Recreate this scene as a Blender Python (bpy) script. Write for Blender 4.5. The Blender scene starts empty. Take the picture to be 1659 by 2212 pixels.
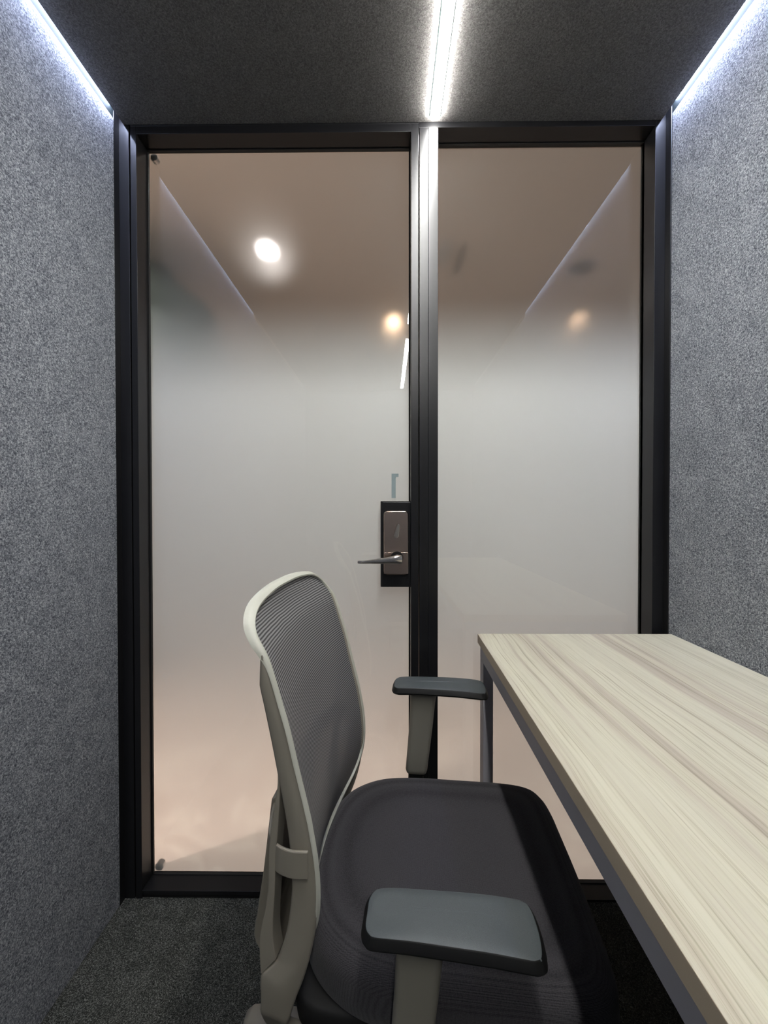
import bpy, bmesh, math
from mathutils import Vector, Matrix
S = bpy.context.scene
COL = S.collection
PI = math.pi

# ------------------------------------------------------------ camera
cam_d = bpy.data.cameras.new('camera')
cam = bpy.data.objects.new('camera', cam_d)
COL.objects.link(cam)
cam_d.sensor_fit = 'VERTICAL'
cam_d.sensor_height = 36.0
cam_d.lens = 36.0 * 860.0 / 2212.0
cam_d.clip_start = 0.02
yaw, pitch, roll = 0.0083, 0.0114, -0.0007
fw = Vector((-math.sin(yaw) * math.cos(pitch), math.cos(yaw) * math.cos(pitch), -math.sin(pitch)))
rt = fw.cross(Vector((0, 0, 1))).normalized()
up = rt.cross(fw)
rt2 = rt * math.cos(roll) + up * math.sin(roll)
up2 = rt2.cross(fw)
cam.matrix_world = Matrix(((rt2.x, up2.x, -fw.x, 0), (rt2.y, up2.y, -fw.y, 0),
                           (rt2.z, up2.z, -fw.z, 1.08), (0, 0, 0, 1)))
S.camera = cam

# ------------------------------------------------------------ world, colour
S.view_settings.view_transform = 'Standard'
S.view_settings.look = 'None'
S.view_settings.exposure = 0.0
S.view_settings.gamma = 1.0
S.view_settings.use_curve_mapping = False
W = bpy.data.worlds.new('world')
S.world = W
W.use_nodes = True
W.node_tree.nodes['Background'].inputs[0].default_value = (0.5, 0.5, 0.5, 1)
W.node_tree.nodes['Background'].inputs[1].default_value = 0.02
S.cycles.max_bounces = 10
S.cycles.diffuse_bounces = 6
S.cycles.glossy_bounces = 5
S.cycles.transmission_bounces = 8
S.cycles.transparent_max_bounces = 16
S.cycles.caustics_reflective = False
S.cycles.caustics_refractive = False
S.cycles.sample_clamp_indirect = 6.0

LED = 168.0          # centre ceiling strips
COVE = 190.0         # strips in the side slots
OUT_FILL = 80.0      # added fill light over the office floor, out of view, W
OUT_SIDE = 390.0      # office downlight beside the booth, W

def lamp(name, kind, loc, energy, color, size=None, size_y=None, rot=(0, 0, 0)):
    d = bpy.data.lights.new(name, kind)
    d.energy = energy
    d.color = color
    if kind == 'AREA':
        d.shape = 'RECTANGLE'
        d.size = size
        d.size_y = size_y
    else:
        d.shadow_soft_size = size
    o = bpy.data.objects.new(name, d)
    o.location = loc
    o.rotation_euler = rot
    COL.objects.link(o)
    return o
# office light: an added unseen area fill, then the lamp beside the booth
lamp('office_fill_light', 'AREA', (0.3, 1.52, 2.66), OUT_FILL, (1.0, 0.98, 0.95), 2.4, 0.3)
lamp('office_side_light', 'POINT', (-2.5, 0.1, 2.55), OUT_SIDE, (1.0, 0.86, 0.78), 0.05)

# ------------------------------------------------------------ material helpers
def mat(name):
    m = bpy.data.materials.new(name)
    m.use_nodes = True
    nt = m.node_tree
    return m, nt, nt.nodes['Principled BSDF']

def N(nt, kind, **kw):
    n = nt.nodes.new(kind)
    for k, v in kw.items():
        if k in n.inputs:
            n.inputs[k].default_value = v
        else:
            setattr(n, k, v)
    return n

def ramp(nt, fac, stops):
    r = nt.nodes.new('ShaderNodeValToRGB')
    while len(r.color_ramp.elements) < len(stops):
        r.color_ramp.elements.new(0.5)
    for e, (p, c) in zip(r.color_ramp.elements, stops):
        e.position = p
        e.color = (c[0], c[1], c[2], 1)
    nt.links.new(fac, r.inputs[0])
    return r

def mapped(nt, scale=(1, 1, 1)):
    tc = nt.nodes.new('ShaderNodeTexCoord')
    mp = nt.nodes.new('ShaderNodeMapping')
    mp.inputs['Scale'].default_value = scale
    nt.links.new(tc.outputs['Object'], mp.inputs[0])
    return mp.outputs[0]

def bump(nt, b, h, strength, dist=0.001):
    bp = N(nt, 'ShaderNodeBump')
    bp.inputs['Strength'].default_value = strength
    bp.inputs['Distance'].default_value = dist
    nt.links.new(h, bp.inputs['Height'])
    nt.links.new(bp.outputs[0], b.inputs['Normal'])

def plain(name, col, rough=0.5, metal=0.0, grain=0.0, gscale=900, spec=0.5, var=0.0):
    m, nt, b = mat(name)
    b.inputs['Base Color'].default_value = (*col, 1)
    b.inputs['Roughness'].default_value = rough
    b.inputs['Metallic'].default_value = metal
    b.inputs['Specular IOR Level'].default_value = spec
    if grain or var:
        v = mapped(nt)
        n = N(nt, 'ShaderNodeTexNoise')
        n.inputs['Scale'].default_value = gscale
        n.inputs['Detail'].default_value = 3
        nt.links.new(v, n.inputs[0])
        if grain:
            bump(nt, b, n.outputs[0], grain, 0.0005)
        if var:
            r = ramp(nt, n.outputs[0], [(0.3, [c * (1 - var) for c in col]), (0.7, [c * (1 + var) for c in col])])
            nt.links.new(r.outputs[0], b.inputs['Base Color'])
    return m

def felt(name, lo, mid, hi, scale, strength=0.5, tint=0.0):
    m, nt, b = mat(name)
    b.inputs['Roughness'].default_value = 0.95
    b.inputs['Specular IOR Level'].default_value = 0.15
    v = mapped(nt)
    w = N(nt, 'ShaderNodeTexNoise'); w.inputs['Scale'].default_value = scale * 0.6; w.inputs['Detail'].default_value = 2
    nt.links.new(v, w.inputs[0])
    add = N(nt, 'ShaderNodeVectorMath', operation='MULTIPLY_ADD')
    add.inputs[1].default_value = (0.010,) * 3
    nt.links.new(w.outputs['Color'], add.inputs[0]); nt.links.new(v, add.inputs[2])
    n = N(nt, 'ShaderNodeTexNoise'); n.inputs['Scale'].default_value = scale
    n.inputs['Detail'].default_value = 4; n.inputs['Roughness'].default_value = 0.65
    nt.links.new(add.outputs[0], n.inputs[0])
    big = N(nt, 'ShaderNodeTexNoise'); big.inputs['Scale'].default_value = 22; big.inputs['Detail'].default_value = 3
    nt.links.new(v, big.inputs[0])
    mx = N(nt, 'ShaderNodeMath', operation='MULTIPLY_ADD')
    mx.inputs[1].default_value = 0.10
    nt.links.new(big.outputs[0], mx.inputs[0])
    sub = N(nt, 'ShaderNodeMath', operation='SUBTRACT'); sub.inputs[1].default_value = 0.05
    nt.links.new(n.outputs[0], sub.inputs[0]); nt.links.new(sub.outputs[0], mx.inputs[2])
    r = ramp(nt, mx.outputs[0], [(0.37, lo), (0.5, mid), (0.64, hi)])
    nt.links.new(r.outputs[0], b.inputs['Base Color'])
    bump(nt, b, n.outputs[0], strength, 0.002)
    return m

M = {}
M['felt'] = felt('grey_felt', (0.062, 0.070, 0.086), (0.195, 0.207, 0.232), (0.48, 0.495, 0.525), 330, 0.6)
M['ceil'] = felt('charcoal_ceiling_felt', (0.11, 0.105, 0.10), (0.165, 0.158, 0.150), (0.24, 0.23, 0.22), 300, 0.5)
M['carpet'] = felt('dark_carpet', (0.012, 0.013, 0.010), (0.040, 0.042, 0.036), (0.26, 0.26, 0.235), 420, 1.0)
M['black'] = plain('black_aluminium', (0.010, 0.010, 0.011), 0.30, 0.0, 0.0, 1500, 0.36)
M['black_matt'] = plain('black_gasket', (0.006, 0.006, 0.006), 0.6)
M['alu'] = plain('slot_aluminium', (0.010, 0.013, 0.013), 0.7, 0.0, 0, 900, 0.03)
M['nickel2'] = plain('bright_nickel', (0.50, 0.46, 0.42), 0.30, 1.0)
M['nickel'] = plain('satin_nickel', (0.44, 0.35, 0.30), 0.26, 1.0, 0.03, 2500)
M['chrome'] = plain('polished_metal', (0.55, 0.52, 0.50), 0.16, 1.0)
M['plastic'] = plain('frame_plastic_shaded', (0.27, 0.245, 0.20), 0.55, 0.0, 0.15, 1400, 0.4)  # chair frame plastic, darkened to carry the shade on its sides
M['rim'] = plain('frame_plastic_lit', (0.56, 0.56, 0.48), 0.5, 0.0, 0.12, 1400, 0.4)  # same frame plastic, lightened where the rim catches the ceiling light
M['sleeve'] = plain('arm_sleeve_plastic', (0.23, 0.215, 0.18), 0.5, 0.0, 0.12, 1400, 0.4)
M['pad'] = plain('slate_soft_plastic', (0.055, 0.065, 0.069), 0.5, 0.0, 0.35, 1100, 0.5, 0.10)
M['pad_side'] = plain('black_pad_side', (0.006, 0.006, 0.006), 0.5, 0.0, 0.1, 900, 0.2)
M['dark_plastic'] = plain('dark_plastic', (0.010, 0.010, 0.010), 0.65, 0, 0, 900, 0.2)
M['steel'] = plain('grey_powder_coated_steel', (0.48, 0.465, 0.50), 0.5, 0.0, 0.15, 1600)
M['edge'] = plain('taupe_edge_band', (0.58, 0.48, 0.35), 0.6, 0.0, 0.1, 1200)
M['out_wall'] = plain('office_wall_paint', (0.50, 0.51, 0.51), 0.8)
M['out_ceiling'] = plain('office_ceiling_paint', (0.37, 0.325, 0.285), 0.8)
M['shell'] = plain('booth_shell', (0.5, 0.49, 0.47), 0.6)
M['leaf'] = plain('dark_green_leaves', (0.012, 0.020, 0.014), 0.6, 0, 0, 40, 0.5, 0.3)
M['pot'] = plain('grey_planter', (0.25, 0.25, 0.25), 0.6)
M['bark'] = plain('brown_bark', (0.12, 0.08, 0.05), 0.8)
M['vent'] = plain('dark_vent_metal', (0.012, 0.012, 0.014), 0.5)
M['glyph'] = plain('pale_blue_vinyl', (0.46, 0.55, 0.58), 0.5)

def emit(name, col, strength):
    m = bpy.data.materials.new(name)
    m.use_nodes = True
    nt = m.node_tree
    nt.nodes.clear()
    o = nt.nodes.new('ShaderNodeOutputMaterial')
    e = nt.nodes.new('ShaderNodeEmission')
    e.inputs[0].default_value = (*col, 1)
    e.inputs[1].default_value = strength
    nt.links.new(e.outputs[0], o.inputs[0])
    return m
M['led'] = emit('led_diffuser', (1.0, 0.99, 0.965), LED)
M['cove'] = emit('cove_led', (0.62, 0.70, 1.0), COVE)
M['down_w'] = emit('downlight_glow', (1.0, 0.90, 0.86), 60)
M['down_o'] = emit('warm_downlight_glow', (1.0, 0.64, 0.40), 60)

# marble-like floor outside
m, nt, b = mat('pale_marble_floor')
v = mapped(nt)
n = N(nt, 'ShaderNodeTexNoise'); n.inputs['Scale'].default_value = 2.2; n.inputs['Detail'].default_value = 6; n.inputs['Distortion'].default_value = 2.2
nt.links.new(v, n.inputs[0])
r = ramp(nt, n.outputs[0], [(0.3, (0.54, 0.43, 0.37)), (0.5, (0.60, 0.485, 0.42)), (0.56, (0.68, 0.57, 0.49)), (0.62, (0.58, 0.465, 0.40))])
nt.links.new(r.outputs[0], b.inputs['Base Color']); b.inputs['Roughness'].default_value = 0.45
M['marble'] = m

# desk top: pale ash laminate with grain along the desk
m, nt, b = mat('pale_ash_laminate')
b.inputs['Roughness'].default_value = 0.55
tc = nt.nodes.new('ShaderNodeTexCoord')
wob = N(nt, 'ShaderNodeTexNoise'); wob.inputs['Scale'].default_value = 2.6; wob.inputs['Detail'].default_value = 2
nt.links.new(tc.outputs['Object'], wob.inputs[0])
vm = N(nt, 'ShaderNodeVectorMath', operation='MULTIPLY_ADD'); vm.inputs[1].default_value = (0.030, 0.0, 0.0)
nt.links.new(wob.outputs['Color'], vm.inputs[0]); nt.links.new(tc.outputs['Object'], vm.inputs[2])
def wood_noise(sc, scale, detail, rough=0.6):
    mp = nt.nodes.new('ShaderNodeMapping'); mp.inputs['Scale'].default_value = sc
    nt.links.new(vm.outputs[0], mp.inputs[0])
    q = N(nt, 'ShaderNodeTexNoise'); q.inputs['Scale'].default_value = scale; q.inputs['Detail'].default_value = detail
    q.inputs['Roughness'].default_value = rough
    nt.links.new(mp.outputs[0], q.inputs[0])
    return q.outputs[0]
bands = ramp(nt, wood_noise((30, 0.55, 1), 1.0, 4), [(0.36, (0.60, 0.565, 0.44)), (0.50, (0.565, 0.53, 0.41)), (0.58, (0.515, 0.465, 0.365)), (0.68, (0.42, 0.365, 0.29))])
lines = ramp(nt, wood_noise((240, 1.6, 1), 1.0, 4, 0.7), [(0.50, (1, 1, 1)), (0.59, (0.90, 0.89, 0.86)), (0.68, (0.60, 0.57, 0.53))])
pores = ramp(nt, wood_noise((620, 11.0, 1), 1.0, 2), [(0.58, (1, 1, 1)), (0.72, (0.80, 0.775, 0.74))])
def mul(a, c):
    x = N(nt, 'ShaderNodeMix', data_type='RGBA', blend_type='MULTIPLY')
    x.inputs[0].default_value = 1.0
    nt.links.new(a, x.inputs[6]); nt.links.new(c, x.inputs[7])
    return x.outputs[2]
nt.links.new(mul(mul(bands.outputs[0], lines.outputs[0]), pores.outputs[0]), b.inputs['Base Color'])
M['wood'] = m

# woven seat cloth
m, nt, b = mat('charcoal_seat_cloth')
v = mapped(nt)
b.inputs['Roughness'].default_value = 0.95; b.inputs['Specular IOR Level'].default_value = 0.2
b.inputs['Sheen Weight'].default_value = 0.15
w1 = N(nt, 'ShaderNodeTexVoronoi'); w1.inputs['Scale'].default_value = 620; w1.inputs['Randomness'].default_value = 0.25
nt.links.new(v, w1.inputs[0])
r = ramp(nt, w1.outputs['Distance'], [(0.1, (0.062, 0.059, 0.064)), (0.5, (0.036, 0.034, 0.038)), (0.75, (0.014, 0.013, 0.015))])
nt.links.new(r.outputs[0], b.inputs['Base Color'])
bump(nt, b, w1.outputs['Distance'], 0.5, -0.0006)
M['cloth'] = m

# back mesh: fine horizontal cords, see-through gaps between them
m, nt, b = mat('black_back_mesh')
b.inputs['Roughness'].default_value = 0.6
b.inputs['Specular IOR Level'].default_value = 0.5
tc = nt.nodes.new('ShaderNodeTexCoord')
sp = nt.nodes.new('ShaderNodeSeparateXYZ'); nt.links.new(tc.outputs['Object'], sp.inputs[0])
nz = N(nt, 'ShaderNodeTexNoise'); nz.inputs['Scale'].default_value = 9.0
nt.links.new(tc.outputs['Object'], nz.inputs[0])
wv = N(nt, 'ShaderNodeMath', operation='MULTIPLY_ADD'); wv.inputs[1].default_value = 0.006
nt.links.new(nz.outputs[0], wv.inputs[0]); nt.links.new(sp.outputs[2], wv.inputs[2])
fr = N(nt, 'ShaderNodeMath', operation='MULTIPLY'); fr.inputs[1].default_value = 2 * PI / 0.0044
nt.links.new(wv.outputs[0], fr.inputs[0])
sn = N(nt, 'ShaderNodeMath', operation='SINE'); nt.links.new(fr.outputs[0], sn.inputs[0])
r = ramp(nt, sn.outputs[0], [(0.0, (0.020, 0.020, 0.022)), (1.0, (0.30, 0.295, 0.295))])
r.color_ramp.interpolation = 'EASE'
mr = N(nt, 'ShaderNodeMapRange'); mr.inputs[1].default_value = -1; mr.inputs[2].default_value = 1
nt.links.new(sn.outputs[0], mr.inputs[0]); nt.links.new(mr.outputs[0], r.inputs[0])
nt.links.new(r.outputs[0], b.inputs['Base Color'])
al = N(nt, 'ShaderNodeMapRange'); al.inputs[1].default_value = -1; al.inputs[2].default_value = 0.2
al.inputs[3].default_value = 0.93; al.inputs[4].default_value = 1.0
nt.links.new(sn.outputs[0], al.inputs[0]); nt.links.new(al.outputs[0], b.inputs['Alpha'])
M['mesh'] = m

# clear pane: Fresnel reflection over straight transmission
m = bpy.data.materials.new('clear_glass'); m.use_nodes = True; nt = m.node_tree; nt.nodes.clear()
out = nt.nodes.new('ShaderNodeOutputMaterial'); mx = nt.nodes.new('ShaderNodeMixShader')
fz = N(nt, 'ShaderNodeFresnel')
geo = nt.nodes.new('ShaderNodeNewGeometry')
ir = N(nt, 'ShaderNodeMapRange'); ir.inputs[3].default_value = 1.65; ir.inputs[4].default_value = 1 / 1.65
nt.links.new(geo.outputs['Backfacing'], ir.inputs[0]); nt.links.new(ir.outputs[0], fz.inputs[0])
tr = nt.nodes.new('ShaderNodeBsdfTransparent'); tr.inputs[0].default_value = (0.97, 0.985, 0.98, 1)
gl = nt.nodes.new('ShaderNodeBsdfGlossy'); gl.inputs['Roughness'].default_value = 0.0
nt.links.new(fz.outputs[0], mx.inputs[0]); nt.links.new(tr.outputs[0], mx.inputs[1]); nt.links.new(gl.outputs[0], mx.inputs[2])
nt.links.new(mx.outputs[0], out.inputs[0])
M['glass'] = m

# frosted film: a printed gradient, nearly clear on top and milky below z = 1.6
m = bpy.data.materials.new('frosted_film'); m.use_nodes = True; nt = m.node_tree; nt.nodes.clear()
out = nt.nodes.new('ShaderNodeOutputMaterial')
tc = nt.nodes.new('ShaderNodeTexCoord'); sp = nt.nodes.new('ShaderNodeSeparateXYZ'); nt.links.new(tc.outputs['Object'], sp.inputs[0])
def grad(z0, z1, a, c):
    g = N(nt, 'ShaderNodeMapRange', interpolation_type='SMOOTHSTEP')
    for i, x in enumerate((z0, z1, a, c)):
        g.inputs[i + 1].default_value = x
    nt.links.new(sp.outputs[2], g.inputs[0])
    return g.outputs[0]
rf = nt.nodes.new('ShaderNodeBsdfRefraction'); rf.inputs['IOR'].default_value = 1.15
rf.inputs['Color'].default_value = (0.98, 0.98, 0.98, 1)
def mulv(a, c):
    q = N(nt, 'ShaderNodeMath', operation='MULTIPLY')
    nt.links.new(a, q.inputs[0]); nt.links.new(c, q.inputs[1])
    return q.outputs[0]
nt.links.new(mulv(grad(1.38, 1.68, 0.85, 0.29), grad(0.10, 0.75, 0.34, 1.0)), rf.inputs['Roughness'])
df = nt.nodes.new('ShaderNodeBsdfDiffuse'); df.inputs[0].default_value = (0.85, 0.855, 0.85, 1)
tl = nt.nodes.new('ShaderNodeBsdfTranslucent'); tl.inputs[0].default_value = (0.85, 0.85, 0.84, 1)
m1 = nt.nodes.new('ShaderNodeMixShader'); m1.inputs[0].default_value = 0.40
nt.links.new(df.outputs[0], m1.inputs[1]); nt.links.new(tl.outputs[0], m1.inputs[2])
m2 = nt.nodes.new('ShaderNodeMixShader')
nt.links.new(mulv(grad(1.33, 1.69, 0.84, 0.03), grad(0.05, 0.85, 0.50, 1.0)), m2.inputs[0])
hz = nt.nodes.new('ShaderNodeBsdfRefraction'); hz.inputs['IOR'].default_value = 1.15
hz.inputs['Roughness'].default_value = 0.66
mh = nt.nodes.new('ShaderNodeMixShader'); mh.inputs[0].default_value = 0.24
nt.links.new(rf.outputs[0], mh.inputs[1]); nt.links.new(hz.outputs[0], mh.inputs[2])
nt.links.new(mh.outputs[0], m2.inputs[1]); nt.links.new(m1.outputs[0], m2.inputs[2])
nt.links.new(m2.outputs[0], out.inputs[0])
M['film'] = m

# ------------------------------------------------------------ geometry helpers
def link(name, me, mt, parent=None, smooth=False, bevel=0.0, seg=2, angle=None):
    for mm in (mt if isinstance(mt, (list, tuple)) else [mt]):
        me.materials.append(mm)
    if smooth:
        for p in me.polygons:
            p.use_smooth = True
    o = bpy.data.objects.new(name, me)
    COL.objects.link(o)
    if parent:
        o.parent = parent
    if bevel:
        bv = o.modifiers.new('bevel', 'BEVEL')
        bv.width = bevel
        bv.segments = seg
        bv.limit_method = 'ANGLE'
        bv.angle_limit = math.radians(angle or 40)
        bv.harden_normals = False
    return o

class B:
    def __init__(s):
        s.v, s.f = [], []
    def box(s, x0, x1, y0, y1, z0, z1):
        k = len(s.v)
        s.v += [(x, y, z) for z in (z0, z1) for y in (y0, y1) for x in (x0, x1)]
        s.f += [tuple(k + i for i in q) for q in ((0, 2, 3, 1), (4, 5, 7, 6), (0, 1, 5, 4), (2, 6, 7, 3), (0, 4, 6, 2), (1, 3, 7, 5))]
        return s
    def loft(s, rings, cap=True, closed=True, loop=False):
        k = len(s.v); n = len(rings[0])
        for rg in rings:
            s.v += [tuple(p) for p in rg]
        R = len(rings)
        for i in range(R if loop else R - 1):
            a, c = k + i * n, k + ((i + 1) % R) * n
            for j in range(n if closed else n - 1):
                j2 = (j + 1) % n
                s.f.append((a + j, a + j2, c + j2, c + j))
        if cap and not loop:
            s.f.append(tuple(k + j for j in reversed(range(n))))
            s.f.append(tuple(k + (R - 1) * n + j for j in range(n)))
        return s
    def tube(s, p0, p1, r0, r1=None, n=24):
        p0, p1 = Vector(p0), Vector(p1)
        r1 = r0 if r1 is None else r1
        d = (p1 - p0).normalized()
        a = d.orthogonal().normalized(); c = d.cross(a)
        rg = lambda p, r: [p + (a * math.cos(2 * PI * i / n) + c * math.sin(2 * PI * i / n)) * r for i in range(n)]
        return s.loft([rg(p0, r0), rg(p1, r1)])
    def obj(s, name, mt, parent=None, **kw):
        me = bpy.data.meshes.new(name)
        me.from_pydata(s.v, [], s.f)
        bm = bmesh.new(); bm.from_mesh(me)
        bmesh.ops.recalc_face_normals(bm, faces=bm.faces)
        bm.to_mesh(me); bm.free()
        me.update()
        return link(name, me, mt, parent, **kw)

def bx(name, x0, x1, y0, y1, z0, z1, mt, parent=None, bevel=0.0, **kw):
    return B().box(x0, x1, y0, y1, z0, z1).obj(name, mt, parent, bevel=bevel, **kw)

def tag(o, label=None, cat=None, group=None, kind=None):
    for k, v in (('label', label), ('category', cat), ('group', group), ('kind', kind)):
        if v:
            o[k] = v
    return o

def empty(name, loc=(0, 0, 0), rz=0.0):
    o = bpy.data.objects.new(name, None)
    o.location = loc
    o.rotation_euler = (0, 0, rz)
    o.empty_display_size = 0.05
    COL.objects.link(o)
    return o

def cr(pts, n=6, closed=False):
    """Catmull-Rom through tuples"""
    P = [tuple(p) for p in pts]
    L = len(P); out = []
    for i in range(L if closed else L - 1):
        p1, p2 = P[i], P[(i + 1) % L]
        p0 = P[(i - 1) % L] if closed else P[max(i - 1, 0)]
        p3 = P[(i + 2) % L] if closed else P[min(i + 2, L - 1)]
        for k in range(n):
            t = k / n
            out.append(tuple(0.5 * ((2 * b) + (-a + c) * t + (2 * a - 5 * b + 4 * c - d) * t * t + (-a + 3 * b - 3 * c + d) * t ** 3)
                             for a, b, c, d in zip(p0, p1, p2, p3)))
    if not closed:
        out.append(P[-1])
    return out

def interp(tab, z):
    tab = sorted(tab)
    if z <= tab[0][0]: return tab[0][1]
    for (a, va), (c, vc) in zip(tab, tab[1:]):
        if z <= c:
            return va + (vc - va) * (z - a) / (c - a)
    return tab[-1][1]

def rrect(cx, cy, w, h, r, n=5):
    """rounded rectangle as 2D points"""
    out = []
    for sx, sy, a0 in ((1, 1, 0), (-1, 1, PI / 2), (-1, -1, PI), (1, -1, 1.5 * PI)):
        for i in range(n + 1):
            a = a0 + PI / 2 * i / n
            out.append((cx + sx * (w / 2 - r) + r * math.cos(a), cy + sy * (h / 2 - r) + r * math.sin(a)))
    return out

# ------------------------------------------------------------ room shell
WL, WR, H, YF, D, G = 0.7247, 0.7467, 2.114, 1.0606, 1.0817, 1.136
YB = -1.25
st = dict(kind='structure')
tag(bx('floor', -WL - 0.05, WR + 0.05, YB - 0.05, 1.144, -0.05, 0.0, M['carpet']), 'dark charcoal carpet inside the booth', 'floor', **st)
tag(bx('wall_left', -WL - 0.05, -WL, YB, YF, 0.0015, 2.1112, M['felt'], bevel=0.0012), 'grey felt wall on the left of the booth', 'wall', **st)
tag(bx('wall_right', WR, WR + 0.05, YB, YF, 0.0015, 2.1112, M['felt'], bevel=0.0012), 'grey felt wall on the right, beside the desk', 'wall', **st)
tag(bx('wall_back', -WL - 0.05, WR + 0.05, YB - 0.05, YB, 0.0, 2.17, M['felt']), 'grey felt wall behind the camera', 'wall', **st)
tag(bx('ceiling', -0.7121, 0.7335, YB, D, H, H + 0.012, M['ceil'], bevel=0.001), 'charcoal felt ceiling panel of the booth', 'ceiling', **st)

# booth front: columns, jambs, header, post
def front(name, boxes, label):
    b = B()
    for q in boxes:
        b.box(*q)
    return tag(b.obj(name, M['black'], bevel=0.0008), label, 'frame', **st)
front('trim_1', [(-WL - 0.05, -WL, YF, D, 0, 2.17), (-WL - 0.05, -0.6983, D, 1.146, 0, 2.17), (-0.6983, -0.6946, 1.100, 1.146, 0, 2.17)],
      'black aluminium corner column left of the door')
front('trim_2', [(WR - 0.002, WR + 0.05, YF, D, 0, 2.17), (0.7172, WR + 0.05, D, 1.146, 0, 2.17)],
      'black aluminium corner column right of the fixed glass')
front('trim_3', [(-0.6946, 0.0855, D, 1.146, 2.1105, 2.17), (0.0855, 0.7172, D, 1.146, 2.100, 2.17)],
      'black aluminium header bar under the ceiling')
front('trim_4', [(0.0871, 0.1106, D, 1.146, 0, 2.1), (0.1106, 0.1114, D + 0.003, 1.146, 0, 2.1), (0.1114, 0.1373, D, 1.146, 0, 2.1)],
      'black aluminium post between door and fixed glass')
# closing deck above the ceiling
tag(bx('ceiling', -WL - 0.05, WR + 0.05, YB - 0.05, 1.17, 2.17, 2.20, M['shell']), 'outer roof deck of the booth', 'ceiling', **st)

# door leaf
door = tag(empty('door_1', (0, G, 0)), 'black framed frosted glass door with lever lock', 'door', **st)
def dchild(b, name, mt, par=None, **kw):
    o = b.obj(name, mt, par or door, **kw)
    return o
dy = -G
b = B().box(-0.6946, -0.678, D + dy, 0.0062, 0.0, 2.1105).box(0.0643, 0.0847, D + dy, 0.0062, 0.0, 2.1105)
b.box(-0.678, 0.0643, D + dy, 0.0062, 2.0895, 2.1105).box(-0.678, 0.0643, D + dy, 0.0062, 0.012, 0.0225)
b.box(-0.678, 0.0643, D + dy + 0.004, 0.0062, 0.0, 0.012)
dchild(b, 'door_frame', M['black'], bevel=0.0008)
b = B().box(-0.678, -0.6745, -0.007, 0.0, 0.0225, 2.0895).box(0.0610, 0.0643, -0.007, 0.0, 0.0225, 2.0895)
b.box(-0.6745, 0.0610, -0.007, 0.0, 2.0865, 2.0895).box(-0.6745, 0.0610, -0.007, 0.0, 0.0225, 0.0245)
dchild(b, 'glazing_bead', M['black_matt'])
dchild(B().box(-0.678, 0.0643, 0.0, 0.005, 0.0225, 2.0895), 'glass_pane', M['glass'])
def film(name, x0, x1, z0, z1, y, par):
    bb = B(); bb.v = [(x0, y, z0), (x1, y, z0), (x1, y, z1), (x0, y, z1)]; bb.f = [(0, 3, 2, 1)]
    me = bpy.data.meshes.new(name)
    me.from_pydata(bb.v, [], [(0, 1, 2, 3)])      # faces the room
    return link(name, me, M['film'], par)
film('frosted_film', -0.678, 0.0643, 0.0225, 2.0895, 0.0065, door)
# pivots behind the pane corners
b = B().tube((-0.668, 0.012, 0.030), (-0.668, 0.030, 0.030), 0.012).box(-0.678, -0.662, 0.012, 0.026, 0.0225, 0.033)
dchild(b, 'pivot_hinge', M['chrome'], smooth=False)
b = B().tube((-0.668, 0.012, 2.084), (-0.668, 0.030, 2.084), 0.010).box(-0.678, -0.660, 0.012, 0.026, 2.078, 2.0895)
dchild(b, 'pivot_hinge', M['chrome'])
# room number seen from behind
b = B()
g = [(0.0122, 1.1069), (0.0240, 1.1069), (0.0240, 1.1640), (0.0258, 1.1672), (0.0322, 1.1672), (0.0322, 1.1768), (0.0122, 1.1768)]
b.loft([[(x, 0.0052, z) for x, z in g], [(x, 0.0058, z) for x, z in g]])
o = dchild(b, 'room_number', M['glyph']); o['label'] = 'pale blue number 1 seen from behind'

# lock
b = B().box(-0.0186, 0.0652, 1.100 + dy, 0.0, 0.8600, 1.0975).box(-0.0155, 0.0652, 1.0985 + dy, 1.100 + dy, 0.8600, 1.0945)
lock = dchild(b, 'lock_case', M['black'], bevel=0.0008)
lock['label'] = 'black lock case on the glass'
def plate(z0, z1, x0, x1, r, y0, y1, n=6):
    pts = rrect((x0 + x1) / 2, (z0 + z1) / 2, x1 - x0, z1 - z0, r, n)
    cx, cz = (x0 + x1) / 2, (z0 + z1) / 2
    sh = lambda k, y: [(cx + (x - cx) * k, y, cz + (z - cz) * (1 - (1 - k) * (x1 - x0) / (z1 - z0))) for x, z in pts]
    return B().loft([sh(1, y0), sh(1, y1 + 0.003), sh(0.96, y1)])
pl = plate(0.8955, 1.0705, -0.0098, 0.0578, 0.010, 1.0985 + dy, 1.0860 + dy)
lp_ = dchild(pl, 'lock_plate', M['nickel'], lock, bevel=0.0012)
lp_['label'] = 'brushed nickel plate'
b = B().box(-0.0090, 0.0570, 1.0853 + dy, 1.0870 + dy, 0.8985, 0.9570)
dchild(b, 'plate_cover', M['nickel'], lock, bevel=0.0006)
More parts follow.
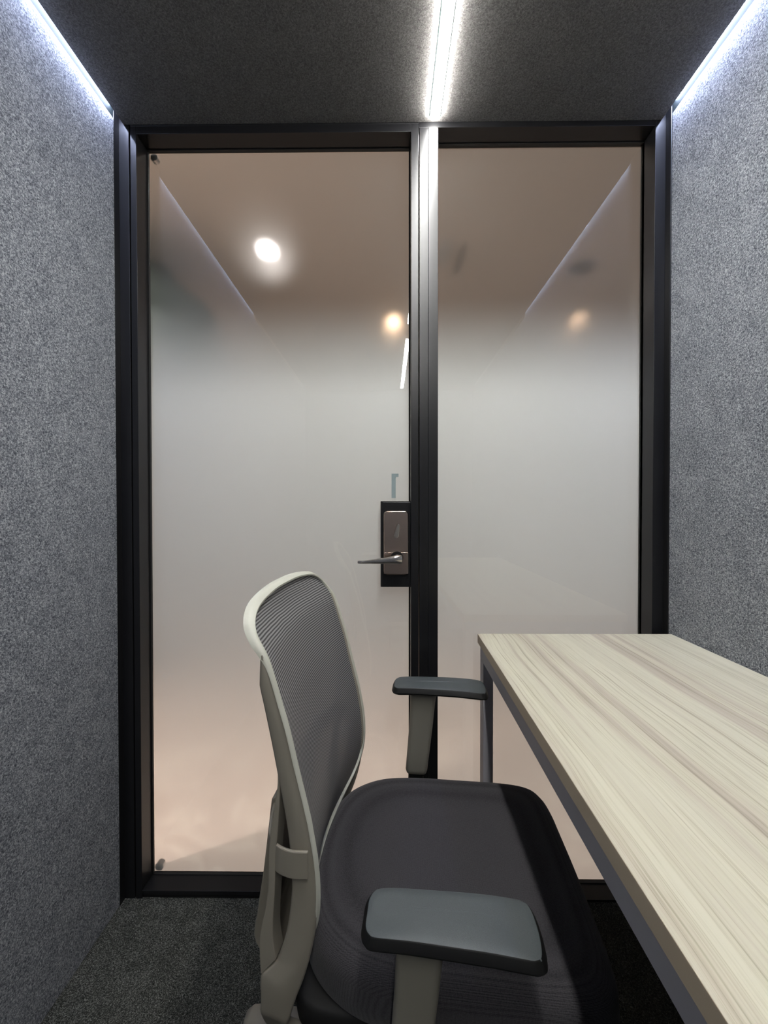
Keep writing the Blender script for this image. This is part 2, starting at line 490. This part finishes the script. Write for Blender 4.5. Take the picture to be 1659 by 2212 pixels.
# thumb turn: a slim teardrop, tilted
b = B()
pts = []
for i in range(20):
    a = 2 * PI * i / 20
    r = 0.0065 + 0.0 * math.cos(a)
    x, z = r * math.cos(a), r * math.sin(a)
    if z > 0:
        x, z = x * 0.62, z + 0.026
    pts.append((x, z))
tl_ = math.radians(-12)
pr_ = lambda y, k=1: [(0.0245 + (x * math.cos(tl_) - z * math.sin(tl_)) * k, y, 1.0035 + (x * math.sin(tl_) + z * math.cos(tl_))) for x, z in pts]
b.loft([pr_(1.0865 + dy), pr_(1.0770 + dy), pr_(1.0750 + dy, 1)])
dchild(b, 'thumb_turn', M['nickel2'], lock, bevel=0.0018)
b = B().tube((0.0262, 1.0880 + dy, 0.9432), (0.0262, 1.083 + dy, 0.9432), 0.0170, n=32)
dchild(b, 'lever_rose', M['dark_plastic'], lock)
b = B().tube((0.0262, 1.0865 + dy, 0.9432), (0.0262, 1.056 + dy, 0.9440), 0.0118, 0.0105, n=28)
lev = []
for x, z0, z1, yc, t in ((0.0400, 0.936, 0.952, 1.050, 0.004), (0.0385, 0.9330, 0.9535, 1.049, 0.009), (0.032, 0.9312, 0.9545, 1.048, 0.010), (0.018, 0.9312, 0.9535, 1.046, 0.0095),
                     (0.0, 0.9318, 0.9495, 1.045, 0.007), (-0.030, 0.9322, 0.9450, 1.043, 0.006), (-0.060, 0.9322, 0.9410, 1.044, 0.005),
                     (-0.076, 0.9322, 0.9400, 1.047, 0.005), (-0.0785, 0.9330, 0.9390, 1.048, 0.003)):
    zc, zh = (z0 + z1) / 2, (z1 - z0) / 2
    lev.append([(x, yc + dy + t * math.copysign(abs(math.cos(a)) ** 0.6, math.cos(a)), zc + zh * math.copysign(abs(math.sin(a)) ** 0.6, math.sin(a))) for a in [2 * PI * i / 20 for i in range(20)]])
b.loft(lev)
o = dchild(b, 'lever_handle', M['chrome'], lock, smooth=True); o['label'] = 'satin metal lever pointing left'
ms = o.modifiers.new('edge', 'EDGE_SPLIT'); ms.split_angle = math.radians(50)

# fixed glass
win = tag(empty('window_1', (0, G, 0)), 'fixed frosted glass pane right of the post', 'window', **st)
b = B().box(0.1373, 0.7172, D + dy, 0.0062, 0.0, 0.0062)
dchild(b, 'window_frame', M['black'], win)
b = B().box(0.7172, 0.7225, -0.009, 0.0, 0.004, 2.1).box(0.1373, 0.7172, -0.008, 0.0, 2.0975, 2.1).box(0.1373, 0.7172, -0.008, 0.0, 0.0062, 0.0090)
dchild(b, 'glazing_bead', M['black_matt'], win)
dchild(B().box(0.1373, 0.7172, 0.0, 0.005, 0.0062, 2.1), 'glass_pane', M['glass'], win)
film('frosted_film', 0.1373, 0.7172, 0.0062, 2.1, 0.0065, win)

# ------------------------------------------------------------ the office around the booth
tag(bx('floor', -3.2, 3.2, 1.145, 7.6, -0.05, 0.0, M['marble']), 'pale marble floor outside the booth', 'floor', **st)
tag(bx('floor', -3.2, -WL - 0.055, -1.6, 1.145, -0.05, 0.0, M['marble']), 'pale marble floor left of the booth', 'floor', **st)
tag(bx('ceiling', -3.25, 3.25, -1.6, 7.6, 2.7, 2.75, M['out_ceiling']), 'warm grey office ceiling beyond the glass', 'ceiling', **st)
tag(bx('wall_outside', -3.2, 3.2, 7.5, 7.6, 0, 2.7, M['out_wall']), 'pale office wall beyond the glass', 'wall', **st)
tag(bx('wall_outside_left', -3.25, -3.2, -1.6, 7.6, 0, 2.7, M['out_wall']), 'pale office wall left of the booth', 'wall', **st)
tag(bx('wall_outside_right', 3.2, 3.25, -1.6, 7.6, 0, 2.7, M['out_wall']), 'pale office wall right of the booth', 'wall', **st)
tag(bx('wall_outside_rear', -3.2, 3.2, -1.65, -1.6, 0, 2.7, M['out_wall']), 'pale office wall behind the booth', 'wall', **st)

def downlight(loc, r, mt, label):
    t = tag(empty('downlight', loc), label, 'ceiling light', 'downlights in the office ceiling')
    b = B()
    ring = lambda rr, z: [(rr * math.cos(2 * PI * i / 32), rr * math.sin(2 * PI * i / 32), z) for i in range(32)]
    b.loft([ring(r + 0.012, 0), ring(r + 0.012, -0.004), ring(r, -0.006), ring(r, 0)], cap=False)
    b.obj('trim_ring', M['out_wall'], t)
    b = B().loft([ring(r, -0.001), ring(r, -0.003)])
    b.obj('lens', mt, t)
    return t
downlight((-0.752, 2.817, 2.7), 0.045, M['down_w'], 'bright white round downlight glowing through the door glass')
downlight((0.055, 3.915, 2.7), 0.032, M['down_o'], 'warm orange downlight glowing beside the post')
downlight((1.651, 3.955, 2.7), 0.018, M['down_o'], 'small warm downlight glowing through the fixed glass')
b = B().tube((0, 0, 0), (0, 0, -0.012), 0.085, 0.08, n=40)
o = b.obj('ceiling_speaker', M['vent']); o.location = (1.307, 3.076, 2.7)
tag(o, 'dark round ceiling speaker seen blurred through the fixed glass', 'speaker')
b = B().box(-0.03, 0.03, -0.12, 0.12, -0.012, 0)
o = b.obj('air_vent', M['pot']); o.location = (0.358, 2.842, 2.7); tag(o, 'faint grey vent in the office ceiling beside the post', 'vent')
b = B().box(-0.008, 0.008, -0.16, 0.16, -0.014, 0)
o = b.obj('ceiling_rail', M['vent']); o.location = (0.471, 2.92, 2.7); tag(o, 'thin dark rail on the office ceiling near the post', 'rail')

# tall shrub left outside
t = tag(empty('potted_tree', (-1.68, 2.75, 0)), 'dark green rounded tree blurred behind the left of the door glass', 'plant')
b = B().tube((0, 0, 0), (0, 0, 0.45), 0.17, 0.21)
b.obj('pot', M['pot'], t)
b = B().tube((0, 0, 0.40), (0, 0, 1.6), 0.025, 0.018)
b.obj('trunk', M['bark'], t)
import random
random.seed(4)
bm = bmesh.new()
bmesh.ops.create_icosphere(bm, subdivisions=4, radius=0.60)
for vv in bm.verts:
    k = 1 + 0.05 * math.sin(vv.co.x * 31) * math.sin(vv.co.y * 27) + 0.05 * math.sin(vv.co.z * 29 + vv.co.x * 13) + random.uniform(-0.02, 0.02)
    vv.co *= k
    vv.co.z += 2.03
me = bpy.data.meshes.new('foliage'); bm.to_mesh(me); bm.free()
link('foliage', me, M['leaf'], t, smooth=True)

# ------------------------------------------------------------ lights of the booth
def strip(name, y0, y1, label):
    t = tag(empty(name, (0.1262, (y0 + y1) / 2, H)), label, 'ceiling light', 'centre light strips in the booth ceiling')
    hl = (y1 - y0) / 2
    b = B().box(-0.0150, -0.0126, -hl, hl, -0.0012, 0.0).box(0.0126, 0.0150, -hl, hl, -0.0012, 0.0)
    b.obj('light_housing', M['alu'], t)
    b = B().box(-0.0125, 0.0125, -hl, hl, -0.008, -0.0002)
    b.obj('diffuser', M['led'], t, bevel=0.002)
strip('light_strip', 0.040, 1.064, 'long white light strip in the ceiling, ending above the post')
strip('light_strip', -1.16, -0.18, 'second white light strip in the ceiling behind the camera')

def cove(side, wx, cx, label):
    s = side
    t = tag(empty('cove_light', (wx, 0.0, H)), label, 'cove light')
    y0, y1 = 0.10, 1.050
    b = B()
    def bb(xa, xb, *r):
        b.box(min(xa, xb), max(xa, xb), *r)
    bb(s * 0.0015, s * 0.006, y0, YF, -0.0020, 0.050)
    bb(-s * 0.05, s * 0.006, y0, YF, 0.045, 0.050)
    b.obj('slot_lining', M['alu'], t)
    w = abs(wx - cx)
    b = B(); bb(s * 0.0005, -s * (w + 0.003), y0, y1, 0.020, 0.0245)
    b.obj('led_tape', M['cove'], t)
cove(-1, -WL, -0.7121, 'bluish cove light in the slot above the left felt wall')
cove(1, WR, 0.7335, 'bluish cove light in the slot above the right felt wall')

# ------------------------------------------------------------ desk
desk = tag(empty('desk', (0.49, 0.37, 0)), 'pale ash topped desk on a grey steel frame along the right wall', 'desk')
ox, oy = 0.49, 0.37
TZ, TT = 0.748, 0.023
ya, yb = -0.36, 1.045
xl = lambda y: 0.2371 - (1.048 - y) * 0.0228
xr = lambda y: 0.7440 - (1.048 - y) * 0.002
top = [(xl(ya) - ox, ya - oy), (xr(ya) - ox, ya - oy), (xr(yb) - ox, yb - oy), (xl(yb) - ox, yb - oy)]
b = B().loft([[(x, y, TZ - TT) for x, y in top], [(x, y, TZ) for x, y in top]])
dt = b.obj('desk_top', [M['edge'], M['wood']], desk, bevel=0.0008)
for p in dt.data.polygons:
    p.material_index = 1 if p.normal.z > 0.9 else 0
def beam(name, x0, x1, y0, y1, z0, z1, skew=True):
    # follows the slightly turned long edge of the top
    f = lambda x, y: (x + xl(y) - ox, y - oy)
    q = [f(x0, y0), f(x1, y0), f(x1, y1), f(x0, y1)]
    return B().loft([[(x, y, z0) for x, y in q], [(x, y, z1) for x, y in q]]).obj(name, M['steel'], desk, bevel=0.0012)
RZ = 0.686
beam('side_rail', 0.006, 0.031, ya + 0.02, 1.040, RZ, TZ - TT)
beam('side_rail', 0.470, 0.495, ya + 0.02, 1.040, RZ, TZ - TT)
beam('cross_rail', 0.031, 0.470, 1.002, 1.040, RZ, TZ - TT)
beam('cross_rail', 0.031, 0.470, ya + 0.02, ya + 0.058, RZ, TZ - TT)
for x0, x1 in ((0.006, 0.031), (0.470, 0.495)):
    for y0, y1 in ((1.002, 1.040), (ya + 0.02, ya + 0.058)):
        beam('leg', x0, x1, y0, y1, 0.0, RZ)

# ------------------------------------------------------------ office chair
ch = tag(empty('office_chair', (0.10, 0.725, 0), math.radians(-5.6)),
         'office chair with black mesh back, charcoal seat and warm grey plastic frame, at the desk', 'chair')

# seat cushion
prof = [(0.195, 0.0), (0.235, 0.06), (0.2385, 0.0), ]
half = [(0.2385, 0.0), (0.2375, 0.08), (0.236, 0.135), (0.228, 0.178), (0.205, 0.205), (0.150, 0.2150), (0.05, 0.2150), (-0.06, 0.2130),
        (-0.135, 0.200), (-0.190, 0.166), (-0.220, 0.120), (-0.236, 0.065), (-0.2420, 0.0)]
outl = cr(half + [(x, -y) for x, y in half[-2:0:-1]], 5, closed=True)
def off(pts, d):
    n = len(pts); out = []
    for i in range(n):
        a, c = pts[i - 1], pts[(i + 1) % n]
        tx, ty = c[0] - a[0], c[1] - a[1]
        L = math.hypot(tx, ty)
        out.append((pts[i][0] - ty / L * d, pts[i][1] + tx / L * d))
    return out
rings = []
for z, d in ((0.372, 0.016), (0.375, 0.006), (0.384, 0.001), (0.400, 0.0), (0.424, 0.001), (0.434, 0.004), (0.442, 0.010), (0.4465, 0.017), (0.449, 0.027), (0.4505, 0.050), (0.4515, 0.09), (0.452, 0.14)):
    rings.append([(x * (1 - d / 0.24), y * (1 - d / 0.215), z) for x, y in outl])
B().loft(rings).obj('seat', M['cloth'], ch, smooth=True)
pan = cr([(0.215, 0.0), (0.215, 0.12), (0.18, 0.18), (0.05, 0.195), (-0.12, 0.200), (-0.200, 0.192), (-0.230, 0.150), (-0.238, 0.06), (-0.238, 0.0),
          (-0.238, -0.06), (-0.230, -0.150), (-0.200, -0.192), (-0.12, -0.200), (0.05, -0.195), (0.18, -0.18), (0.215, -0.12)], 5, closed=True)
rings = [[(x * k, y * k, z) for x, y in pan] for z, k in ((0.300, 0.80), (0.308, 0.93), (0.335, 0.98), (0.374, 1.0), (0.380, 0.98))]
B().loft(rings).obj('seat_pan', M['dark_plastic'], ch, smooth=True)

# back mesh
EX = [(0.37, -0.2177), (0.40, -0.2085), (0.45, -0.190), (0.495, -0.1782), (0.5326, -0.1735), (0.569, -0.1738), (0.598, -0.1765), (0.6185, -0.180),
      (0.652, -0.186), (0.69, -0.1955), (0.73, -0.2055), (0.774, -0.2160), (0.82, -0.2300), (0.8476, -0.2385), (0.875, -0.2490), (0.90, -0.2660), (0.92, -0.276), (0.96, -0.290)]
exf = cr([(x, z) for z, x in EX], 4)
exs = lambda z: interp([(q[1], q[0]) for q in exf], z)
# outline of the back in (y, z), half, from top centre to bottom centre
oh = [(0.0, 0.9440), (0.06, 0.9430), (0.12, 0.9380), (0.16, 0.9300), (0.188, 0.9140), (0.2010, 0.8920), (0.2045, 0.86), (0.2055, 0.80), (0.2055, 0.70), (0.205, 0.60),
      (0.2035, 0.53), (0.196, 0.490), (0.172, 0.460), (0.125, 0.447), (0.06, 0.443), (0.0, 0.442)]
ol = cr(oh + [(-y, z) for y, z in oh[-2:0:-1]], 4, closed=True)
def conc(z):
    return interp([(0.44, 0.030), (0.6, 0.030), (0.75, 0.026), (0.88, 0.020), (0.94, 0.010)], z)
def bx_(y, z):
    k = min(1.0, abs(y) / 0.2055)
    return exs(z) - conc(z) * (1 - k * k)
cy_, cz_ = 0.0, 0.69
K = 26
rings = []
for i in range(K, 0, -1):
    s = i / K
    rings.append([(bx_(cy_ + (y * 0.985 - cy_) * s, cz_ + (z - cz_) * s * (0.99)) - 0.004, cy_ + (y * 0.985 - cy_) * s, cz_ + (z - cz_) * s * 0.99) for y, z in ol])
b = B().loft(rings, cap=False)
kk = len(b.v); b.v.append((bx_(0, cz_) - 0.004, 0, cz_)); n_ = len(ol)
base = kk - n_
for j in range(n_):
    b.f.append((base + j, base + (j + 1) % n_, kk))
b.obj('backrest_mesh', M['mesh'], ch, smooth=True)

# rim around the mesh
inn = off(ol, 0.008)
if abs(inn[0][1] - 0.69) > abs(ol[0][1] - 0.69):
    inn = off(ol, -0.008)
sec = []
for (y, z), (yi, zi) in zip(ol, inn):
    xo, xi = bx_(y, z), bx_(yi, zi)
    dpt = interp([(0.44, 0.012), (0.85, 0.016), (0.91, 0.012), (0.95, 0.010)], z)
    # rounded rectangle section, flared outer edge
    my, mz = (y - yi), (z - zi)
    dpt = interp([(0.855, 0.0050), (0.885, 0.013)], z)
    fk = dpt / 0.013
    sec.append([(xi - 0.0035, yi, zi), (xi + 0.0010, yi + my * .12, zi + mz * .12), (xi + 0.0012, yi + my * .5, zi + mz * .5), (xo + 0.0005, y - my * .25, z - mz * .25),
                (xo - 0.0030 * (0.5 + 0.5 * fk), y + my * .04, z + mz * .04), (xo - 0.0065 * (0.25 + 0.75 * fk), y + my * .18, z + mz * .18), (xo - dpt, y + my * .20, z + mz * .20), (xi - dpt, yi, zi)])
B().loft(sec, loop=True).obj('backrest_rim', M['rim'], ch, smooth=True).modifiers.new('es', 'EDGE_SPLIT').split_angle = math.radians(48)

# side rails with a rear strut: one closed loop each side
front_tab = [(z, x) for z, x in EX]
rear = [(0.31, -0.222), (0.34, -0.243), (0.38, -0.257), (0.425, -0.2375), (0.4515, -0.2340), (0.479, -0.2248), (0.506, -0.2186), (0.5368, -0.2148), (0.5632, -0.2131), (0.616, -0.2168),
        (0.6545, -0.2225), (0.69, -0.2292), (0.7516, -0.2410), (0.8055, -0.2525), (0.8469, -0.2625), (0.872, -0.2700), (0.895, -0.281)]
rearc = cr([(x, z) for z, x in rear], 5)
rear_x = lambda z: interp([(q[1], q[0]) for q in rearc], z)
low = cr([(-0.105, 0.300), (-0.155, 0.315), (-0.200, 0.345), (-0.2177, 0.3726), (-0.2085, 0.3987), (-0.1889, 0.4502)], 4)
def side_rail(s):
    rings = []
    prs = []
    N_ = 50
    for i in range(N_ + 1):
        z = 0.876 - (0.876 - 0.4515) * i / N_
        back = interp([(0.44, 0.0), (0.51, 0.0036)], z)
        prs.append((exs(z) - back, z, exs(z) - back - 0.001 + min(0, rear_x(z) - exs(z) + back + 0.001) * min(1, 0.03 + max(0, (0.876 - z) / 0.045)) ** 0.6, z))
    F = cr([(-0.1905, 0.4500), (-0.1985, 0.425), (-0.2085, 0.3987), (-0.2165, 0.3726), (-0.2250, 0.345), (-0.195, 0.318), (-0.100, 0.315)], 6)[1:]
    Rr = cr([(-0.2350, 0.4500), (-0.2470, 0.438), (-0.2585, 0.425), (-0.2590, 0.390), (-0.2585, 0.345), (-0.235, 0.295), (-0.100, 0.280)], 6)[1:]
    prs += [(a, b_, c_, d_) for (a, b_), (c_, d_) in zip(F, Rr)]
    M_ = len(prs)
    for i, (xf, zf, xr, zr) in enumerate(prs):
        t = max(0, (i - N_ - 20) / (M_ - 1 - N_ - 20))
        yo = s * (0.2056 - 0.050 * t); yi = yo - s * 0.0125
        c = min(0.003, 0.3 * math.hypot(xf - xr, zf - zr)) / max(1e-6, math.hypot(xf - xr, zf - zr))
        P = lambda k: (xf + (xr - xf) * k, zf + (zr - zf) * k)
        cc = 0.0025
        a0, a1, a2, a3 = P(0), P(c), P(1 - c), P(1)
        rings.append([(a0[0], yo - s * cc, a0[1]), (a0[0], yi + s * cc, a0[1]), (a1[0], yi, a1[1]), (a2[0], yi, a2[1]),
                      (a3[0], yi + s * cc, a3[1]), (a3[0], yo - s * cc, a3[1]), (a2[0], yo, a2[1]), (a1[0], yo, a1[1])])
    r = B().loft(rings).obj('side_rail', M['plastic'], ch, smooth=True)
    r.modifiers.new('es', 'EDGE_SPLIT').split_angle = math.radians(60)
    # rear strut: slot between it and the side rail
    O_ = cr([(-0.2585, 0.428), (-0.2600, 0.470), (-0.2560, 0.500), (-0.2510, 0.5217), (-0.2470, 0.5551), (-0.2462, 0.5965), (-0.2428, 0.6333), (-0.2340, 0.6885), (-0.2330, 0.715)], 5)
    I_ = cr([(-0.2345, 0.4515), (-0.2385, 0.480), (-0.2385, 0.505), (-0.2375, 0.5217), (-0.2355, 0.5551), (-0.2345, 0.5965), (-0.2310, 0.6333), (-0.2280, 0.6885), (-0.2290, 0.715)], 5)
    rings = []
    for (xo, zo), (xi, zi) in zip(O_, I_):
        yo = s * 0.2045; yi = s * 0.180
        rings.append([(xi, yi, zi), (xi - 0.002, yo, zi), (xo, yo, zo), (xo, yi, zo)])
    B().loft(rings).obj('rear_strut', M['plastic'], ch, bevel=0.002)
side_rail(-1)
side_rail(1)

# centre yoke behind the back
rings = []
for z, x, t, w in cr([(0.300, -0.18, 0.03, 0.10), (0.320, -0.26, 0.028, 0.11), (0.37, -0.306, 0.022, 0.115), (0.43, -0.300, 0.018, 0.12), (0.50, -0.288, 0.014, 0.125), (0.57, -0.278, 0.012, 0.13), (0.62, -0.272, 0.010, 0.13)], 5):
    rings.append([(x, -w, z), (x + t, -w + 0.004, z), (x + t, w - 0.004, z), (x, w, z)])
B().loft(rings).obj('back_spine', M['plastic'], ch, bevel=0.003)
# lumbar band
path = cr([(-0.188, -0.2115), (-0.212, -0.2125), (-0.235, -0.205), (-0.252, -0.188), (-0.264, -0.155), (-0.272, -0.11), (-0.276, -0.05), (-0.277, 0.0)], 5)
path = path + [(x, -y) for x, y in path[-2::-1]]
rings = []
for i, (x, y) in enumerate(path):
    a, c = path[max(i - 1, 0)], path[min(i + 1, len(path) - 1)]
    tx, ty = c[0] - a[0], c[1] - a[1]; L = math.hypot(tx, ty)
    nx, ny = ty / L, -tx / L
    k = 0.0045
    dip = 0.0
    rings.append([(x, y, 0.575), (x, y, 0.613), (x + nx * k, y + ny * k, 0.613), (x + nx * k, y + ny * k, 0.575)])
B().loft(rings).obj('lumbar_band', M['plastic'], ch, bevel=0.0015)

# armrests
def armrest(s, ztop):
    arm = empty('armrest', (0, s * 0.2255, 0)); arm.parent = ch
    # pad: longer than wide, tapered towards the ends
    half_ = [(-0.106, 0.0), (-0.1055, 0.018), (-0.100, 0.0285), (-0.088, 0.0330), (-0.04, 0.0345), (0.03, 0.0365), (0.085, 0.0375), (0.100, 0.0360), (0.108, 0.0280), (0.1110, 0.0)]
    pts = cr(half_ + [(x, -y) for x, y in half_[-2:0:-1]], 5, closed=True)
    cz = lambda x: ztop - 0.010 * max(0, (x - 0.02) / 0.09) ** 2 * 0.5 - 0.004 * (min(0, x + 0.04) / 0.066) ** 2
    def ring(d, dz):
        return [(x, y, cz(x) + dz) for x, y in off(pts, -d if SG > 0 else d)]
    SG = 1
    t0 = off(pts, 0.01)
    inw = 1 if max(p[0] for p in t0) < max(p[0] for p in pts) else -1
    R_ = lambda d, dz: [(x * (1 - d / 0.108), y * (1 - d / 0.0365), cz(x) + dz) for x, y in pts]
    pad = B().loft([R_(0.004, -0.0145), R_(-0.003, -0.0138), R_(-0.0042, -0.0110), R_(0.0002, -0.0020), R_(0.0014, -0.0006), R_(0.0025, -0.0002), R_(0.012, 0.0004), R_(0.028, 0.0008)])
    po = pad.obj('arm_pad', [M['pad_side'], M['pad']], arm, smooth=True)
    for p in po.data.polygons:
        p.material_index = 1 if p.normal.z > 0.75 else 0
    po.modifiers.new('es', 'EDGE_SPLIT').split_angle = math.radians(32)
    zb = ztop - 0.0145
    B().loft([R_(0.014, -0.0180), R_(0.003, -0.0172), R_(0.002, -0.0138)]).obj('pad_plate', M['sleeve'], arm)
    rings = []
    for z, x0, x1, hw in ((zb - 0.003, -0.070, 0.000, 0.022), (zb - 0.012, -0.0672, -0.0055, 0.020), (zb - 0.03, -0.0670, -0.0080, 0.0185), (zb - 0.08, -0.0690, -0.0130, 0.0175),
                          (zb - 0.14, -0.0735, -0.0200, 0.0170), (zb - 0.192, -0.0780, -0.0265, 0.0165), (zb - 0.200, -0.0760, -0.0290, 0.0150), (zb - 0.203, -0.0710, -0.0340, 0.0110)):
        rings.append([(x, y, z) for x, y in rrect((x0 + x1) / 2, 0, x1 - x0, hw * 2, min(0.010, hw * .8), 5)])
    B().loft(rings).obj('arm_sleeve', M['sleeve'], arm, smooth=True)
    z1 = zb - 0.10
    rings = [[(x, y, z) for x, y in rrect(-0.0535 + dx, 0, 0.036, 0.020, 0.006, 4)] for z, dx in ((z1, 0.004), (zb - 0.203, 0.0), (0.345, -0.002))]
    B().loft(rings).obj('arm_post', M['dark_plastic'], arm, smooth=True)
    b = B()
    b.box(-0.080, -0.030, min(-s * 0.15, s * 0.012), max(-s * 0.15, s * 0.012), 0.338, 0.352)
    b.obj('arm_bracket', M['dark_plastic'], arm, bevel=0.003)
armrest(1, 0.660)
armrest(-1, 0.560)

# mechanism, gas lift, star base
cx0 = -0.035
b = B().box(cx0 - 0.10, cx0 + 0.09, -0.07, 0.07, 0.318, 0.366)
b.obj('tilt_mechanism', M['dark_plastic'], ch, bevel=0.006)
B().box(-0.155, -0.095, -0.165, 0.165, 0.300, 0.345).obj('frame_crossbar', M['plastic'], ch, bevel=0.006)
B().tube((cx0, 0, 0.12), (cx0, 0, 0.22), 0.025).tube((cx0, 0, 0.22), (cx0, 0, 0.32), 0.014).obj('gas_lift', M['dark_plastic'], ch, smooth=False)
base = empty('star_base', (cx0, 0, 0)); base.parent = ch
B().tube((0, 0, 0.075), (0, 0, 0.135), 0.042, 0.034, n=32).obj('base_hub', M['plastic'], base, bevel=0.003)
for i in range(5):
    a = math.radians(179 + 72 * i)
    ca, sa = math.cos(a), math.sin(a)
    rings = []
    for r, w, z0, z1 in ((0.03, 0.030, 0.078, 0.128), (0.12, 0.025, 0.076, 0.112), (0.24, 0.021, 0.072, 0.096), (0.315, 0.021, 0.068, 0.092), (0.335, 0.019, 0.069, 0.089), (0.346, 0.011, 0.072, 0.084)):
        rings.append([(r * ca - y * sa, r * sa + y * ca, z) for y, z in rrect(0, (z0 + z1) / 2, 2 * w, z1 - z0, 0.4 * (z1 - z0), 4)])
    B().loft(rings).obj('base_leg', M['plastic'], base, smooth=True)
    b = B()
    q = a + 0.9
    c = Vector((0.325 * ca, 0.325 * sa, 0.027)); axd = Vector((math.cos(q), math.sin(q), 0))
    b.tube(c - axd * 0.024, c - axd * 0.006, 0.027).tube(c + axd * 0.006, c + axd * 0.024, 0.027).tube(c - axd * 0.006, c + axd * 0.006, 0.010)
    b.tube(c + Vector((0, 0, 0.005)), c + Vector((0, 0, 0.048)), 0.006)
    b.obj('caster', M['dark_plastic'], base)
